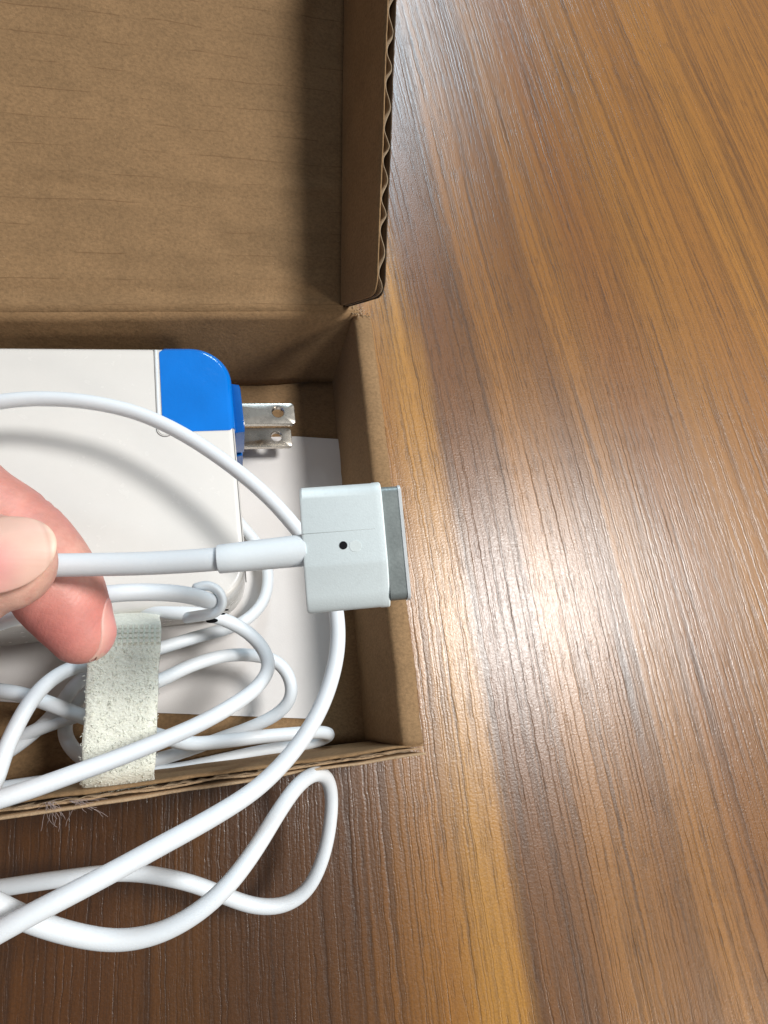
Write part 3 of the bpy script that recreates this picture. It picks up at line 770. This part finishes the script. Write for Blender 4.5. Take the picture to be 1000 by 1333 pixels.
# thumb, nail towards the camera
finger(raw, [W(4, 734, 8.98, .56), W(-8, 735, 8.98, .65), W(-26, 736, 8.97, .70), W(-52, 738, 8.95, .75), (-4.1, 2.2, 9.0, .82), (-5.3, 2.0, 9.1, .84), (-6.6, 1.4, 9.1, .88), (-8.2, .6, 8.7, 1.0), (-10.2, -.2, 8.0, 1.4), (-12.6, -.8, 7.4, 1.9)])
# forefinger curling behind the cord
finger(raw, [W(107, 824, 7.25, .44), W(96, 806, 7.3, .52), W(76, 768, 7.4, .62), W(44, 724, 7.45, .66), W(4, 686, 7.4, .68), W(-45, 658, 7.35, .70), (-4.9, 4.15, 7.2, .78), (-6.1, 4.5, 7.0, .86), (-7.6, 4.4, 6.9, .86), (-9.4, 3.6, 6.9, 1.0), (-11.5, 2.4, 7.0, 1.3)])
# the other fingers curl into the palm, left of the picture
finger(raw, [(-4.62, 1.25, 6.55, .55), (-5.0, 2.1, 6.2, .68), (-5.7, 3.2, 5.7, .76), (-7.0, 3.9, 5.4, .84), (-8.8, 3.2, 5.7, .86), (-11.3, 1.8, 6.4, 1.2)])
finger(raw, [(-5.7, .2, 6.2, .52), (-6.0, 1.0, 5.8, .64), (-6.7, 2.0, 5.3, .72), (-8.0, 2.5, 5.1, .80), (-9.6, 1.8, 5.5, .84), (-11.6, .6, 6.2, 1.2)])
finger(raw, [(-6.9, -.7, 6.0, .46), (-7.2, .1, 5.6, .56), (-7.9, .9, 5.2, .62), (-9.0, 1.1, 5.1, .68), (-10.4, .3, 5.5, .8), (-12.0, -.6, 6.2, 1.1)])
finger(raw, [(-11.3, 1.9, 6.8, 1.2), (-12.8, .8, 6.9, 1.7), (-15, -.6, 7.0, 2.0), (-17.5, -1.8, 7.2, 2.3), (-22, -3.5, 7.6, 2.7), (-28, -5.6, 8.3, 3.2)])
finger(raw, [(-10.6, 2.6, 6.9, 1.1), (-13, 1.2, 7.0, 1.6), (-16, -.8, 7.2, 2.0)])
raw.transform(Matrix.Scale(S, 4)); me = bpy.data.meshes.new('hand_raw'); raw.to_mesh(me); raw.free()
tmp = bpy.data.objects.new('hand_raw', me); C.objects.link(tmp)
md = tmp.modifiers.new('r', 'REMESH'); md.mode = 'VOXEL'; md.voxel_size = .055*S
ms = tmp.modifiers.new('s', 'SMOOTH'); ms.factor = .6; ms.iterations = 7
dg = bpy.context.evaluated_depsgraph_get(); hm = bpy.data.meshes.new_from_object(tmp.evaluated_get(dg))
bpy.data.objects.remove(tmp)
hm.name = 'person_hand'
# own colour of the skin: fingertips and knuckle sides redder; thumb pressed paler at the tip
nrms = [v.normal.copy() for v in hm.vertices]
for (pa, pb, dp, wd) in (((58, 640, 7.6), (20, 742, 7.6), .020, .05), ((68, 650, 7.6), (30, 750, 7.6), .014, .04), ((118, 742, 7.5), (66, 800, 7.5), .006, .05)):
    a, b = at(*pa), at(*pb); t_ = (b-a).normalized(); nn_ = Vector((-t_.y, t_.x, 0)).normalized()
    for vi, vv in enumerate(hm.vertices):
        p = vv.co/S
        if p.z > 8.3 or p.z < 6.4 or (p-(a+b)/2).length > 1.3: continue
        dd = (p-a).dot(nn_) + .05*noise.noise(p*2.0)
        if abs(dd) < .2: vv.co -= nrms[vi]*dp*math.exp(-(dd/wd)**2)*S
attr = hm.attributes.new('red', 'FLOAT', 'POINT')
tipI = at(85, 800, 7.3); midI = at(40, 700, 7.6); thc = at(-25, 735, 9.4)
for i, vv in enumerate(hm.vertices):
    p = vv.co/S
    r = .05 + (.16 if p.z < 8.1 else 0.0)*min(1, max(0, (8.1-p.z)/.5)) + .9*math.exp(-((p-tipI).length/.80)**2) + .30*math.exp(-((p-midI).length/.9)**2)+ .3*math.exp(-((p-at(-30, 640, 7.5)).length/1.2)**2)
    # pale band where the forefinger presses on the cord
    r -= .45*math.exp(-((p-at(108, 738, 7.6)).length/.45)**2)
    attr.data[i].value = max(0, min(1, r))
for p in hm.polygons: p.use_smooth = True
hm.materials.append(SKIN)
hand = bpy.data.objects.new('person', hm); C.objects.link(hand)
tag(hand, 'left hand pinching the white cable between thumb and forefinger', 'hand')
bvh = BVHTree.FromPolygons([v.co/S for v in hm.vertices], [p.vertices[:] for p in hm.polygons])
def nail(cfun, ray, tone, nu=40, nv=30, lift=.022, name='fingernail', plate=None, near=None):
    """cfun(u,v in -1..1) -> ray origin; conforms a thin plate to the finger"""
    bm = bmesh.new(); G = []; lay = bm.verts.layers.float.new('tone')
    for i in range(nu+1):
        row = []
        for j in range(nv+1):
            a, b = -1+2*i/nu, -1+2*j/nv
            u, v_ = a*math.sqrt(1-b*b/2), b*math.sqrt(1-a*a/2)      # square to disc
            o = cfun(u, v_); hit, nrm, _, _ = bvh.ray_cast(o, ray)
            e = max(abs(a), abs(b))
            if plate is not None:
                q = o.copy(); q.z = plate(u, v_)
                if hit is None or hit.z < q.z-.001: hit, nrm = q, Vector((.15+.2*u, .3*v_, 1)).normalized()
            if near is not None and hit is not None and (hit-near).length > .75: hit = None
            row.append([hit, nrm, e, u, v_])
        G.append(row)
    V = []
    for row in G:
        vr = []
        for hit, nrm, e, u, v_ in row:
            if hit is None: vr.append(None); continue
            l = lift*(1-max(0, (e-.9)/.1)**2*.35) + .045*max(0, u-.7)/.3*0
            t1 = bm.verts.new(hit+nrm*l); t0 = bm.verts.new(hit-nrm*.03)
            t1[lay] = tone(u, v_); t0[lay] = 1.0
            vr.append((t1, t0))
        V.append(vr)
    ok = lambda *q: all(x is not None for x in q)
    for i in range(nu):
        for j in range(nv):
            q = V[i][j], V[i+1][j], V[i+1][j+1], V[i][j+1]
            if ok(*q): bm.faces.new([x[0] for x in q]); bm.faces.new([x[1] for x in q][::-1])
    per = [(i, 0) for i in range(nu)]+[(nu, j) for j in range(nv)]+[(i, nv) for i in range(nu, 0, -1)]+[(0, j) for j in range(nv, 0, -1)]
    for (a, b), (c, d) in zip(per, per[1:]+per[:1]):
        if ok(V[a][b], V[c][d]):
            try: bm.faces.new((V[a][b][0], V[c][d][0], V[c][d][1], V[a][b][1]))
            except ValueError: pass
    return obj(name, bm, NAIL, hand)
def thumb_o(u, v_):
    c = at(-9, 717, 9.6); ax = Vector((math.cos(.28), math.sin(.28), 0)); ay = Vector((-ax.y, ax.x, 0))
    return c + ax*(u*.58-.02) + ay*(v_*.42) + Vector((0, 0, 3))
def thumb_tone(u, v_):
    d = math.hypot(u*1.0+.35, v_*.9+.30)
    t = min(.62, .62*d/.95)
    fe = math.hypot(max(u, 0), .62*v_)*.9
    return .90 if fe > .86 else (t if fe < .66 else t+(.90-t)*(fe-.66)/.2)
nail(thumb_o, Vector((0, 0, -1)), thumb_tone, 90, 70, plate=lambda u, v_: 9.66-.17*v_*v_-.20*((u+1)/2)**2)
dirI = Vector((-.93, -.2, -.32)).normalized()
def idx_o(u, v_):
    a, b = at(124, 790, 7.3), at(132, 862, 7.2); ax = (b-a).normalized(); c = (a+b)/2
    up = ax.cross(dirI).normalized()
    return c + ax*(u*.46) + up*(v_*.25) - dirI*2
nail(idx_o, dirI, lambda u, v_: .25+.2*abs(v_) if u < .6 else .70, 24, 16, .018, near=at(128, 825, 7.2))
